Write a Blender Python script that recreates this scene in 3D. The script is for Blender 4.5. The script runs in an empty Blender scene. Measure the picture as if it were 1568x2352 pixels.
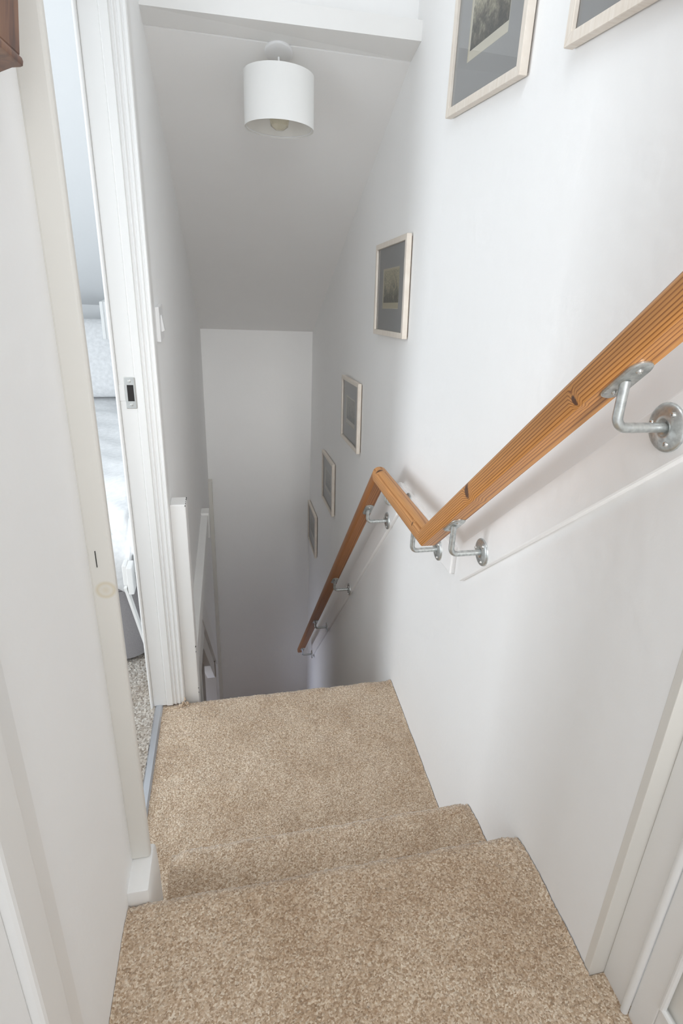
import bpy, bmesh, math, random
import numpy as np
from mathutils import Vector, Matrix
random.seed(4)
C = bpy.context.scene.collection
scene = bpy.context.scene
PI = math.pi

# ------------------------------------------------------------------ camera
W_PX, H_PX = 1568.0, 2352.0
F_PX = 1319.36
yaw, pitch, roll = [math.radians(a) for a in (14.0906, -21.9435, 3.3817)]
PX_OFF, PY_OFF = 66.64, -56.98
cy, sy, cp, sp = math.cos(yaw), math.sin(yaw), math.cos(pitch), math.sin(pitch)
fwd = Vector((sy*cp, cy*cp, sp)); rgt = Vector((cy, -sy, 0)); upv = rgt.cross(fwd)
cr, sr = math.cos(roll), math.sin(roll)
r2 = cr*rgt + sr*upv; u2 = -sr*rgt + cr*upv
cam_d = bpy.data.cameras.new('camera'); cam = bpy.data.objects.new('camera', cam_d); C.objects.link(cam)
cam.matrix_world = Matrix(((r2.x, u2.x, -fwd.x, 0), (r2.y, u2.y, -fwd.y, 0), (r2.z, u2.z, -fwd.z, 1.39), (0, 0, 0, 1)))
cam_d.sensor_fit = 'VERTICAL'; cam_d.sensor_height = 36.0; cam_d.sensor_width = 24.0
cam_d.lens = F_PX/H_PX*36.0
cam_d.shift_x = -PX_OFF/H_PX; cam_d.shift_y = PY_OFF/H_PX
cam_d.clip_start = 0.02
scene.camera = cam

# ------------------------------------------------------------------ light
scene.view_settings.view_transform = 'Standard'; scene.view_settings.look = 'None'
scene.view_settings.gamma = 1.0; scene.view_settings.use_curve_mapping = False
scene.view_settings.exposure = 0.17
scene.cycles.max_bounces = 12; scene.cycles.diffuse_bounces = 10; scene.cycles.glossy_bounces = 4
wd = bpy.data.worlds.new('world'); scene.world = wd; wd.use_nodes = True
wd.node_tree.nodes['Background'].inputs[0].default_value = (0.93, 0.96, 1.0, 1)
wd.node_tree.nodes['Background'].inputs[1].default_value = 0.9

def area(name, loc, aim, sx, sy_, power, col):
    d = bpy.data.lights.new(name, 'AREA'); d.shape = 'RECTANGLE'; d.size = sx; d.size_y = sy_
    d.energy = power; d.color = col
    o = bpy.data.objects.new(name, d); C.objects.link(o); o.location = loc
    o.rotation_euler = (Vector(aim) - Vector(loc)).to_track_quat('-Z', 'Y').to_euler()
    return o
area('bedroom_window_daylight', (-2.25, 1.22, 1.05), (0.5, 1.16, 0.85), 0.75, 1.1, 23, (0.88, 0.94, 1.0))
area('bedroom_side_fill', (-0.95, 0.36, 1.25), (0.5, 2.6, 0.6), 0.5, 1.1, 4, (0.88, 0.94, 1.0))  # added fill reaching the far right wall through the doorway
area('landing_fill', (0.15, 0.60, 2.39), (0.15, 1.9, 0.0), 0.5, 0.6, 5.2, (0.87, 0.935, 1.0))  # added fill aimed down the stairwell; no rooflight is seen
area('hall_fill', (0.15, -1.25, 1.75), (0.15, 2.6, 0.6), 0.7, 1.1, 6, (0.91, 0.96, 1.0))  # added fill from behind the viewer, no known window there
hall_end = area('hall_end_fill', (0.33, -1.3, 1.85), (0.22, 3.8, 0.32), 0.25, 0.6, 0.95, (1.0, 0.985, 0.96)); hall_end.data.spread = math.radians(26)  # added narrow-spread fill for the far wall, sparing the near casings
area('lower_hall_fill', (-0.95, 3.05, -1.60), (0.5, 3.05, -0.85), 0.7, 0.6, 5.0, (0.90, 0.94, 1.0))  # added upward fill that bounces light into the stairwell
area('lower_hall_blue_daylight', (-0.75, 3.20, -2.1), (0.4, 3.8, -2.15), 0.4, 0.4, 2.5, (0.45, 0.55, 1.0))

# ------------------------------------------------------------------ materials
def mat(name, col, rough=0.6, metal=0.0, spec=0.5):
    m = bpy.data.materials.new(name); m.use_nodes = True
    b = m.node_tree.nodes['Principled BSDF']
    b.inputs['Base Color'].default_value = (*col, 1); b.inputs['Roughness'].default_value = rough
    b.inputs['Metallic'].default_value = metal; b.inputs['Specular IOR Level'].default_value = spec
    return m, m.node_tree, b
def nd(t, kind, **kw):
    n = t.nodes.new(kind)
    for k, v in kw.items():
        if k in n.inputs.keys(): n.inputs[k].default_value = v
        else: setattr(n, k, v)
    return n
def ramp(t, src, stops):
    r = t.nodes.new('ShaderNodeValToRGB')
    while len(r.color_ramp.elements) < len(stops): r.color_ramp.elements.new(0.5)
    for e, (p, c) in zip(r.color_ramp.elements, stops): e.position = p; e.color = (*c, 1)
    t.links.new(src, r.inputs[0]); return r
def bump(t, b, src, dist, strength=1.0):
    n = nd(t, 'ShaderNodeBump', Strength=strength, Distance=dist)
    t.links.new(src, n.inputs['Height']); t.links.new(n.outputs[0], b.inputs['Normal']); return n
def mix(t, fac, a, b_, mode='MIX'):
    n = t.nodes.new('ShaderNodeMix'); n.data_type = 'RGBA'; n.blend_type = mode
    for i, v in ((0, fac), (6, a), (7, b_)):
        if hasattr(v, 'links'): t.links.new(v, n.inputs[i])
        elif i == 0: n.inputs[0].default_value = v
        else: n.inputs[i].default_value = (*v, 1)
    return n.outputs[2]
def painted(name, col, rough, scale, bdist, var=0.03):
    m, t, b = mat(name, col, rough)
    tc = nd(t, 'ShaderNodeTexCoord')
    n = nd(t, 'ShaderNodeTexNoise', Scale=scale, Detail=4.0); t.links.new(tc.outputs['Object'], n.inputs['Vector'])
    n2 = nd(t, 'ShaderNodeTexNoise', Scale=2.3, Detail=3.0); t.links.new(tc.outputs['Object'], n2.inputs['Vector'])
    r = ramp(t, n2.outputs[0], [(0.3, tuple(c*(1-var) for c in col)), (0.7, tuple(min(1, c*(1+var)) for c in col))])
    t.links.new(r.outputs[0], b.inputs['Base Color'])
    bump(t, b, n.outputs[0], bdist, 0.5)
    return m
M_WALL = painted('white_emulsion', (0.90, 0.90, 0.895), 0.75, 26, 0.0025, 0.012)
M_CEIL = painted('ceiling_emulsion', (0.90, 0.895, 0.885), 0.85, 20, 0.002, 0.012)
M_GLOSS = painted('white_satin_woodwork', (0.83, 0.825, 0.81), 0.38, 60, 0.0006, 0.02)
M_AGED = painted('yellowed_satin_woodwork', (0.74, 0.72, 0.675), 0.42, 60, 0.0006, 0.03)
M_BEDWALL = painted('toned_down_emulsion', (0.80, 0.81, 0.815), 0.8, 26, 0.002, 0.01)  # wall white toned down where strong bedroom light would burn out
M_DIMMED = mat('shade_toned_brown', (0.42, 0.385, 0.345), 0.8)[0]  # brown-grey that carries painted shade for the low left opening
M_PLASTIC = mat('white_plastic', (0.80, 0.80, 0.80), 0.3)[0]
M_DARK = mat('dark_gap', (0.02, 0.018, 0.017), 0.8)[0]
M_SHADEIN = mat('shade_lining', (0.78, 0.76, 0.72), 0.7)[0]

def wood_knotted(name, light, dark, knots, rough=0.42):
    m, t, b = mat(name, light, rough)
    tc = nd(t, 'ShaderNodeTexCoord')
    mp = nd(t, 'ShaderNodeMapping'); mp.inputs['Scale'].default_value = (1.0, 9.0, 9.0)
    t.links.new(tc.outputs['Object'], mp.inputs[0])
    nz = nd(t, 'ShaderNodeTexNoise', Scale=1.6, Detail=1.0); t.links.new(mp.outputs[0], nz.inputs['Vector'])
    sep = nd(t, 'ShaderNodeSeparateXYZ'); t.links.new(tc.outputs['Object'], sep.inputs[0])
    # growth rings: distance from a pith line lying well outside the rail
    cy_ = nd(t, 'ShaderNodeMath', operation='ADD'); cy_.inputs[1].default_value = 0.020; t.links.new(sep.outputs[1], cy_.inputs[0])
    cz_ = nd(t, 'ShaderNodeMath', operation='ADD'); cz_.inputs[1].default_value = 0.055; t.links.new(sep.outputs[2], cz_.inputs[0])
    cmb = nd(t, 'ShaderNodeCombineXYZ'); t.links.new(cy_.outputs[0], cmb.inputs[0]); t.links.new(cz_.outputs[0], cmb.inputs[1])
    ln = nd(t, 'ShaderNodeVectorMath', operation='LENGTH'); t.links.new(cmb.outputs[0], ln.inputs[0])
    w = nd(t, 'ShaderNodeMath', operation='MULTIPLY_ADD'); w.inputs[1].default_value = 0.010; t.links.new(nz.outputs[0], w.inputs[0]); t.links.new(ln.outputs['Value'], w.inputs[2])
    last = w.outputs[0]
    kf = None
    for (kx, ky, kz, rad) in knots:
        d = nd(t, 'ShaderNodeVectorMath', operation='SUBTRACT'); d.inputs[1].default_value = (kx, ky, kz); t.links.new(tc.outputs['Object'], d.inputs[0])
        s = nd(t, 'ShaderNodeVectorMath', operation='MULTIPLY'); s.inputs[1].default_value = (1.9, 1.0, 1.0); t.links.new(d.outputs[0], s.inputs[0])
        l = nd(t, 'ShaderNodeVectorMath', operation='LENGTH'); t.links.new(s.outputs[0], l.inputs[0])
        # rings swell around the knot
        g = nd(t, 'ShaderNodeMapRange'); g.inputs[1].default_value = 0; g.inputs[2].default_value = rad*3; g.inputs[3].default_value = 0.008; g.inputs[4].default_value = 0.0
        g.interpolation_type = 'SMOOTHSTEP'; t.links.new(l.outputs['Value'], g.inputs[0])
        a = nd(t, 'ShaderNodeMath', operation='ADD'); t.links.new(last, a.inputs[0]); t.links.new(g.outputs[0], a.inputs[1]); last = a.outputs[0]
        k = nd(t, 'ShaderNodeMapRange'); k.inputs[1].default_value = rad*0.75; k.inputs[2].default_value = rad*1.15; k.inputs[3].default_value = 1; k.inputs[4].default_value = 0
        t.links.new(l.outputs['Value'], k.inputs[0])
        if kf is None: kf = k.outputs[0]
        else:
            mx = nd(t, 'ShaderNodeMath', operation='MAXIMUM'); t.links.new(kf, mx.inputs[0]); t.links.new(k.outputs[0], mx.inputs[1]); kf = mx.outputs[0]
    f = nd(t, 'ShaderNodeMath', operation='MULTIPLY'); f.inputs[1].default_value = 270.0; t.links.new(last, f.inputs[0])
    fr = nd(t, 'ShaderNodeMath', operation='FRACT'); t.links.new(f.outputs[0], fr.inputs[0])
    mid = tuple(0.6*a+0.4*c for a, c in zip(light, dark))
    r = ramp(t, fr.outputs[0], [(0.0, light), (0.5, light), (0.86, dark), (0.93, dark), (1.0, light)])
    fine = nd(t, 'ShaderNodeTexNoise', Scale=7.0, Detail=5.0)
    mp2 = nd(t, 'ShaderNodeMapping'); mp2.inputs['Scale'].default_value = (2, 90, 90); t.links.new(tc.outputs['Object'], mp2.inputs[0]); t.links.new(mp2.outputs[0], fine.inputs['Vector'])
    fr2 = ramp(t, fine.outputs[0], [(0.3, (0.82, 0.80, 0.78)), (0.7, (1.08, 1.06, 1.03))])
    col = mix(t, 1.0, r.outputs[0], fr2.outputs[0], 'MULTIPLY')
    if kf is not None: col = mix(t, kf, col, (0.105, 0.045, 0.022))
    t.links.new(col, b.inputs['Base Color'])
    bump(t, b, fr.outputs[0], 0.0002, 0.15)
    return m

def lime_wood():
    m, t, b = mat('limewashed_frame_wood', (0.74, 0.68, 0.60), 0.5)
    tc = nd(t, 'ShaderNodeTexCoord')
    mp = nd(t, 'ShaderNodeMapping'); mp.inputs['Scale'].default_value = (200, 30, 30); t.links.new(tc.outputs['Object'], mp.inputs[0])
    n = nd(t, 'ShaderNodeTexNoise', Scale=1.0, Detail=4.0); t.links.new(mp.outputs[0], n.inputs['Vector'])
    r = ramp(t, n.outputs[0], [(0.3, (0.72, 0.645, 0.56)), (0.7, (0.80, 0.74, 0.665))]); t.links.new(r.outputs[0], b.inputs['Base Color'])
    return m
M_FRAME = lime_wood()
M_MOUNT = mat('blue_grey_mount_card', (0.42, 0.42, 0.415), 0.8)[0]
M_BEVEL = mat('cream_mount_bevel', (0.74, 0.70, 0.58), 0.8)[0]
M_BACK = mat('brown_backing_board', (0.18, 0.13, 0.09), 0.9)[0]

def glass_mat():
    m = bpy.data.materials.new('picture_glass'); m.use_nodes = True; t = m.node_tree; t.nodes.clear()
    o = nd(t, 'ShaderNodeOutputMaterial'); mx = nd(t, 'ShaderNodeMixShader'); tr = nd(t, 'ShaderNodeBsdfTransparent'); g = nd(t, 'ShaderNodeBsdfGlossy', Roughness=0.02)
    fz = nd(t, 'ShaderNodeFresnel', IOR=1.45)
    t.links.new(fz.outputs[0], mx.inputs[0]); t.links.new(tr.outputs[0], mx.inputs[1]); t.links.new(g.outputs[0], mx.inputs[2]); t.links.new(mx.outputs[0], o.inputs[0])
    return m
M_GLASS = glass_mat()

def print_mat(name, seed, paper, inks, horizon=0.45, sky=True):
    # an old engraving: pale paper margin, hazy sky, darker land masses; local X across, Y up, in metres
    m, t, b = mat(name, paper, 0.85)
    tc = nd(t, 'ShaderNodeTexCoord'); mp = nd(t, 'ShaderNodeMapping'); mp.inputs['Location'].default_value = (seed, seed*0.7, 0)
    t.links.new(tc.outputs['Object'], mp.inputs[0])
    n = nd(t, 'ShaderNodeTexNoise', Scale=26.0, Detail=6.0, Roughness=0.62, Distortion=0.8); t.links.new(mp.outputs[0], n.inputs['Vector'])
    sep = nd(t, 'ShaderNodeSeparateXYZ'); t.links.new(tc.outputs['Object'], sep.inputs[0])
    hy = nd(t, 'ShaderNodeMapRange'); hy.inputs[1].default_value = -0.055; hy.inputs[2].default_value = 0.055; t.links.new(sep.outputs[1], hy.inputs[0])
    # land where noise + (1-height) is large
    s = nd(t, 'ShaderNodeMath', operation='SUBTRACT'); t.links.new(n.outputs[0], s.inputs[0])
    h2 = nd(t, 'ShaderNodeMath', operation='MULTIPLY'); h2.inputs[1].default_value = 0.55; t.links.new(hy.outputs[0], h2.inputs[0]); t.links.new(h2.outputs[0], s.inputs[1])
    r = ramp(t, s.outputs[0], [(0.0, inks[0]), (0.16, inks[1]), (0.28, inks[2]), (0.42, inks[3])])
    fine = nd(t, 'ShaderNodeTexNoise', Scale=190.0, Detail=3.0); t.links.new(mp.outputs[0], fine.inputs['Vector'])
    fr = ramp(t, fine.outputs[0], [(0.35, (0.6, 0.6, 0.6)), (0.65, (1.15, 1.15, 1.12))])
    col = mix(t, 0.8, r.outputs[0], fr.outputs[0], 'MULTIPLY')
    # paper margin
    def inside(src, lo, hi):
        a = nd(t, 'ShaderNodeMath', operation='GREATER_THAN'); a.inputs[1].default_value = lo; t.links.new(src, a.inputs[0])
        c = nd(t, 'ShaderNodeMath', operation='LESS_THAN'); c.inputs[1].default_value = hi; t.links.new(src, c.inputs[0])
        p = nd(t, 'ShaderNodeMath', operation='MULTIPLY'); t.links.new(a.outputs[0], p.inputs[0]); t.links.new(c.outputs[0], p.inputs[1]); return p.outputs[0]
    p = nd(t, 'ShaderNodeMath', operation='MULTIPLY'); t.links.new(inside(sep.outputs[0], -0.092, 0.092), p.inputs[0]); t.links.new(inside(sep.outputs[1], -0.043, 0.055), p.inputs[1])
    col = mix(t, p.outputs[0], paper, col)
    t.links.new(col, b.inputs['Base Color'])
    return m

def galv():
    m, t, b = mat('galvanised_steel', (0.60, 0.63, 0.625), 0.36, 0.92)
    tc = nd(t, 'ShaderNodeTexCoord'); n = nd(t, 'ShaderNodeTexNoise', Scale=140.0, Detail=5.0); t.links.new(tc.outputs['Object'], n.inputs['Vector'])
    r = ramp(t, n.outputs[0], [(0.32, (0.46, 0.48, 0.485)), (0.6, (0.64, 0.67, 0.66))]); t.links.new(r.outputs[0], b.inputs['Base Color'])
    r2_ = ramp(t, n.outputs[0], [(0.3, (0.5, 0.5, 0.5)), (0.7, (0.28, 0.28, 0.28))]); t.links.new(r2_.outputs[0], b.inputs['Roughness'])
    bump(t, b, n.outputs[0], 0.0004, 0.3)
    return m
M_GALV = galv()
M_STEEL = mat('bright_screw_steel', (0.72, 0.72, 0.70), 0.25, 1.0)[0]
M_ALU = mat('brushed_aluminium_strip', (0.62, 0.64, 0.68), 0.35, 0.9)[0]

def carpet_mat(name, cols, scale=250.0, patch=None):
    m, t, b = mat(name, cols[1], 0.95, 0, 0.1)
    tc = nd(t, 'ShaderNodeTexCoord')
    v = nd(t, 'ShaderNodeTexVoronoi', Scale=scale); t.links.new(tc.outputs['Object'], v.inputs['Vector'])
    sp_ = nd(t, 'ShaderNodeSeparateColor'); t.links.new(v.outputs['Color'], sp_.inputs[0])
    r = ramp(t, sp_.outputs[0], [(0.0, cols[0]), (0.4, cols[1]), (0.72, cols[2]), (1.0, cols[3])])
    r.color_ramp.interpolation = 'LINEAR'
    n = nd(t, 'ShaderNodeTexNoise', Scale=7.0, Detail=4.0); t.links.new(tc.outputs['Object'], n.inputs['Vector'])
    pr = ramp(t, n.outputs[0], [(0.32, (0.86, 0.82, 0.78)), (0.52, (1.0, 1.0, 1.0)), (0.72, (1.05, 1.06, 1.08))])
    col = mix(t, 1.0, r.outputs[0], pr.outputs[0], 'MULTIPLY')
    t.links.new(col, b.inputs['Base Color'])
    d = ramp(t, v.outputs['Distance'], [(0.0, (1, 1, 1)), (0.9, (0, 0, 0))])
    bump(t, b, d.outputs[0], 0.003, 0.5)
    b.inputs['Sheen Weight'].default_value = 0.5; b.inputs['Sheen Roughness'].default_value = 0.5
    return m
M_CARPET = carpet_mat('beige_twist_pile_carpet', [(0.39, 0.265, 0.165), (0.57, 0.425, 0.295), (0.67, 0.525, 0.385), (0.82, 0.705, 0.56)], 380.0)
M_BEDCARPET = carpet_mat('oatmeal_loop_carpet', [(0.30, 0.25, 0.20), (0.45, 0.40, 0.345), (0.55, 0.50, 0.44), (0.66, 0.62, 0.56)], 190.0)

# ------------------------------------------------------------------ mesh helpers
ORG = {}
def link(name, me, m, parent=None, smooth=False, angle=None):
    o = bpy.data.objects.new(name, me); C.objects.link(o)
    if m is not None: me.materials.append(m)
    if smooth:
        me.polygons.foreach_set('use_smooth', [True]*len(me.polygons))
        if angle is not None: me.set_sharp_from_angle(angle=math.radians(angle))
    if parent is not None: o.parent = parent
    return o
def bm_obj(name, bm, m, parent=None, smooth=False, angle=35):
    """bm is in world coordinates when the parent chain has no rotation; shifted to the parent's origin"""
    off = ORG.get(parent.name, Vector((0, 0, 0))) if parent is not None else Vector((0, 0, 0))
    if parent is not None: bmesh.ops.translate(bm, verts=bm.verts, vec=-off)
    bmesh.ops.recalc_face_normals(bm, faces=bm.faces)
    me = bpy.data.meshes.new(name); bm.to_mesh(me); bm.free()
    o = link(name, me, m, parent, smooth, angle)
    ORG[o.name] = Vector(off)
    return o
def tag(o, label=None, cat=None, group=None, kind=None):
    if label: o['label'] = label
    if cat: o['category'] = cat
    if group: o['group'] = group
    if kind: o['kind'] = kind
    return o
def thing(name, label, cat, loc, group=None, kind=None):
    o = bpy.data.objects.new(name, None); C.objects.link(o); o.location = loc; o.empty_display_size = 0.05
    ORG[o.name] = Vector(loc)
    return tag(o, label, cat, group, kind)
def box(bm, x0, x1, y0, y1, z0, z1, bev=0.0, seg=2):
    b2 = bmesh.new()
    vs = [b2.verts.new((x, y, z)) for x in (x0, x1) for y in (y0, y1) for z in (z0, z1)]
    for f in ((0, 1, 3, 2), (4, 6, 7, 5), (0, 4, 5, 1), (2, 3, 7, 6), (0, 2, 6, 4), (1, 5, 7, 3)): b2.faces.new([vs[i] for i in f])
    if bev > 0: bmesh.ops.bevel(b2, geom=list(b2.edges), offset=bev, segments=seg, affect='EDGES', profile=0.5)
    merge(bm, b2); return bm
def merge(bm, b2):
    me = bpy.data.meshes.new('t'); b2.to_mesh(me); b2.free(); bm.from_mesh(me); bpy.data.meshes.remove(me)
def prism(bm, poly, axis, a0, a1, bev=0.0):
    """poly: 2-D outline in the two axes other than `axis`, extruded from a0 to a1"""
    b2 = bmesh.new()
    def p3(u, v, a): return {'x': (a, u, v), 'y': (u, a, v), 'z': (u, v, a)}[axis]
    lo = [b2.verts.new(p3(u, v, a0)) for u, v in poly]; hi = [b2.verts.new(p3(u, v, a1)) for u, v in poly]
    n = len(poly)
    b2.faces.new(lo[::-1]); b2.faces.new(hi)
    for i in range(n): b2.faces.new((lo[i], lo[(i+1) % n], hi[(i+1) % n], hi[i]))
    if bev > 0:
        bmesh.ops.recalc_face_normals(b2, faces=b2.faces)
        bmesh.ops.bevel(b2, geom=list(b2.edges), offset=bev, segments=2, affect='EDGES', profile=0.5)
    merge(bm, b2); return bm
def tube(bm, pts, r, seg=14, caps=True):
    pts = [Vector(p) for p in pts]; rings = []
    up = Vector((0, 0, 1))
    prev_n = None
    for i, p in enumerate(pts):
        t = (pts[min(i+1, len(pts)-1)] - pts[max(i-1, 0)]).normalized()
        if prev_n is None:
            a = Vector((0, 1, 0)) if abs(t.y) < 0.9 else Vector((1, 0, 0)); n = t.cross(a).normalized()
        else: n = (prev_n - t*prev_n.dot(t)).normalized()
        prev_n = n; b = t.cross(n)
        rr = r[i] if isinstance(r, (list, tuple)) else r
        rings.append([bm.verts.new(p + rr*(math.cos(2*PI*k/seg)*n + math.sin(2*PI*k/seg)*b)) for k in range(seg)])
    for a, c in zip(rings, rings[1:]):
        for k in range(seg): bm.faces.new((a[k], a[(k+1) % seg], c[(k+1) % seg], c[k]))
    if caps: bm.faces.new(rings[0][::-1]); bm.faces.new(rings[-1])
    return bm
def lathe(bm, prof, origin, axis=(0, 0, 1), seg=32):
    """prof: (radius, distance along axis)"""
    a = Vector(axis).normalized(); t = Vector((0, 1, 0)) if abs(a.y) < 0.9 else Vector((1, 0, 0))
    n = a.cross(t).normalized(); b = a.cross(n); o = Vector(origin); rings = []
    for (r, h) in prof:
        if r < 1e-6: rings.append([bm.verts.new(o + a*h)]); continue
        rings.append([bm.verts.new(o + a*h + r*(math.cos(2*PI*k/seg)*n + math.sin(2*PI*k/seg)*b)) for k in range(seg)])
    for p, q in zip(rings, rings[1:]):
        for k in range(seg):
            if len(p) == 1 and len(q) == 1: continue
            if len(p) == 1: bm.faces.new((p[0], q[(k+1) % seg], q[k]))
            elif len(q) == 1: bm.faces.new((p[k], p[(k+1) % seg], q[0]))
            else: bm.faces.new((p[k], p[(k+1) % seg], q[(k+1) % seg], q[k]))
    return bm
def struct(name, bm, m, parent=None, smooth=False, label=None):
    o = bm_obj(name, bm, m, parent, smooth)
    if parent is None: tag(o, label, None, None, 'structure')
    return o
def NB(): return bmesh.new()

XR = 0.507            # right wall face
XL = -0.19            # stairwell's left wall face
XN = -0.200           # near part of the left wall
YF = 3.795            # far wall
def slope_z(y): return 0.913 + 0.503*(YF - y)
def low_rail_z(y): return 0.773 - 1.096*(y - 1.575)

# ------------------------------------------------------------------ structure: walls, ceilings, floors
bm = NB(); prism(bm, [(0.445, 0.0), (1.565, -0.3), (1.565, -2.45), (YF+0.1, -2.45), (YF+0.1, slope_z(YF)+0.12), (1.9, slope_z(1.9)+0.15), (1.9, 2.45), (0.445, 2.45)], 'x', XR, XR+0.12)
struct('wall_right', bm, M_WALL, label='long white wall on the right carrying the handrail and pictures')
bm = NB(); box(bm, -0.40, XR, YF, YF+0.1, -2.45, slope_z(YF)+0.12)
struct('wall_far', bm, M_WALL, label='white end wall at the bottom of the stairwell')
# left wall of the stairwell (beyond the bedroom door), with the opening low down on the left
bm = NB(); prism(bm, [(1.60, -0.45), (2.60, -0.45), (3.42, -1.31), (3.42, -2.45), (YF, -2.45), (YF, slope_z(YF)+0.12), (1.60, slope_z(1.60)+0.16)], 'x', XL-0.10, XL)
struct('wall_left', bm, M_WALL, label='white wall left of the lower stairs with the light switch')
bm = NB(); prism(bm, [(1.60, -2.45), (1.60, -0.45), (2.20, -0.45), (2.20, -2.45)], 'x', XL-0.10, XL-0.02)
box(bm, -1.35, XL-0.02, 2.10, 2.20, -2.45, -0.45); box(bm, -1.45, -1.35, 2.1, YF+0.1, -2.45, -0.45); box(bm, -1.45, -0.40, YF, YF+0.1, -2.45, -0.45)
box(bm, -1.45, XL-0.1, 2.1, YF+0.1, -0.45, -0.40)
struct('wall_lower_hall', bm, M_DIMMED, label='lower hall walls under the sloping board, dimness put into their colour')  # darkness of the hall is put into the wall colour
# near part of the left wall
bm = NB(); box(bm, XN-0.11, XN, 0.445, 0.785, 0.0, 2.45, 0.004)
struct('wall_near', bm, M_WALL, label='white wall at the near left beside the top step')
bm = NB(); box(bm, XN-0.11, XL, 0.785, 1.66, 2.02, 2.45)
struct('wall_over_door', bm, M_WALL, label='white wall above the bedroom doorway')
# stairwell ceiling (sloping) and landing ceiling
bm = NB(); prism(bm, [(1.852, slope_z(1.852)), (YF+0.05, slope_z(YF+0.05)), (YF+0.05, slope_z(YF)+0.1), (1.90, slope_z(1.90)+0.12), (1.852, slope_z(1.84)+0.04)], 'x', XL-0.1, XR+0.02)
struct('ceiling', bm, M_CEIL, label='sloping white ceiling over the lower stairs')
bm = NB(); box(bm, -0.32, 0.63, -1.3, 1.95, 2.42, 2.5)
struct('ceiling_landing', bm, M_CEIL, label='flat ceiling over the landing')
bm = NB(); prism(bm, [(1.805, 1.955), (1.90, 1.955), (1.90, 2.45), (1.805, 2.45)], 'x', XL-0.1, XR+0.02)
struct('wall_over_beam', bm, M_WALL, label='white bulkhead above the ceiling beam')
b_ = thing('trim_1', 'white painted beam crossing the top of the stairwell', None, (0.15, 1.83, 1.93), None, 'structure')
bm = NB()
vb = []
for x, yf in ((XL-0.02, 1.792), (XR+0.01, 1.757)):
    vb.append([(x, yf, 1.915), (x, 1.846, slope_z(1.846)-0.0008), (x, 1.955, 1.96), (x, yf+0.03, 1.960), (x, yf, 1.960)])
A = [bm.verts.new(p) for p in vb[0]]; B = [bm.verts.new(p) for p in vb[1]]
bm.faces.new(A[::-1]); bm.faces.new(B)
for i in range(5): bm.faces.new((A[i], A[(i+1) % 5], B[(i+1) % 5], B[i]))
bm_obj('beam', bm, M_GLOSS, b_)
# lower hall floor
bm = NB(); box(bm, -1.45, XR+0.1, 1.4, YF+0.1, -2.52, -2.45)
struct('floor', bm, M_CARPET, label='carpeted floor at the foot of the stairs')

# ------------------------------------------------------------------ carpeted staircase
def carpet_grid(name, prof, x0, x1, parent, step=0.0026, sagL=0.004, sagR=0.004, cornerL=0.0):
    """prof: (y, z) polyline, swept from x0 to x1, finely divided and roughened by a tufted pile"""
    P = np.array(prof); seg = np.hypot(*np.diff(P, axis=0).T); L = np.concatenate([[0], np.cumsum(seg)])
    n = int(L[-1]/step)+1; s = np.linspace(0, L[-1], n)
    yy = np.interp(s, L, P[:, 0]); zz = np.interp(s, L, P[:, 1])
    k = 5; ker = np.ones(2*k+1)/(2*k+1)
    yy2 = np.convolve(np.pad(yy, k, mode='reflect', reflect_type='odd'), ker, 'valid'); zz2 = np.convolve(np.pad(zz, k, mode='reflect', reflect_type='odd'), ker, 'valid')
    yy, zz = yy2, zz2
    ty, tz = np.gradient(yy), np.gradient(zz); tl = np.hypot(ty, tz); ny, nz = tz/tl, -ty/tl
    m = int((x1-x0)/step)+1; xs = np.linspace(x0, x1, m)
    rng = np.random.default_rng(len(name)+n)
    rough = rng.normal(0, 0.0009, (n, m)); big = rng.normal(0, 1, (n//12+2, m//12+2))
    iy = np.linspace(0, big.shape[0]-1.001, n); ix = np.linspace(0, big.shape[1]-1.001, m)
    y0_, x0_ = iy.astype(int), ix.astype(int); fy, fx = (iy-y0_)[:, None], (ix-x0_)[None, :]
    big = (big[y0_][:, x0_]*(1-fy)*(1-fx) + big[y0_+1][:, x0_]*fy*(1-fx) + big[y0_][:, x0_+1]*(1-fy)*fx + big[y0_+1][:, x0_+1]*fy*fx)*0.0011
    dl = (xs-x0)[None, :]; dr = (x1-xs)[None, :]
    sag = -sagL*np.exp(-dl/0.006) - sagR*np.exp(-dr/0.004)
    disp = rough+big+sag
    X = np.broadcast_to(xs, (n, m)); Y = yy[:, None]+ny[:, None]*disp; Z = zz[:, None]+nz[:, None]*disp
    if cornerL > 0: 
        wy = np.exp(-((yy-yy.max())/0.045)**2)[:, None]
        Z = Z - wy*(cornerL*np.exp(-((xs-x0)/0.020)**2) + 0.010*np.exp(-((x1-xs)/0.011)**2))[None, :]
    co = np.stack([X, Y, Z], -1).reshape(-1, 3)
    off = ORG[parent.name]; co = co - np.array(off)
    idx = np.arange(n*m).reshape(n, m); q = np.stack([idx[:-1, :-1], idx[1:, :-1], idx[1:, 1:], idx[:-1, 1:]], -1).reshape(-1, 4)
    me = bpy.data.meshes.new(name); me.vertices.add(len(co)); me.vertices.foreach_set('co', co.ravel())
    me.loops.add(q.size); me.loops.foreach_set('vertex_index', q.ravel()); me.polygons.add(len(q))
    me.polygons.foreach_set('loop_start', np.arange(0, q.size, 4)); me.polygons.foreach_set('loop_total', np.full(len(q), 4))
    me.update(); me.validate()
    o = link(name, me, M_CARPET, parent, True); ORG[o.name] = Vector(off); return o
def nosing(y, z, r=0.016, n=8):
    """round front edge whose crown is at height z and whose front is at y, facing +y, listed from the tread forward and down"""
    return [(y-r+r*math.sin(a), z-r+r*math.cos(a)) for a in np.linspace(0, PI*0.92, n)]
stair = thing('carpeted_staircase', 'stairs and small landing covered in beige twist-pile carpet', 'staircase', (0.15, 1.2, 0.0))
S1, S2 = 0.210, 0.372
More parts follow.
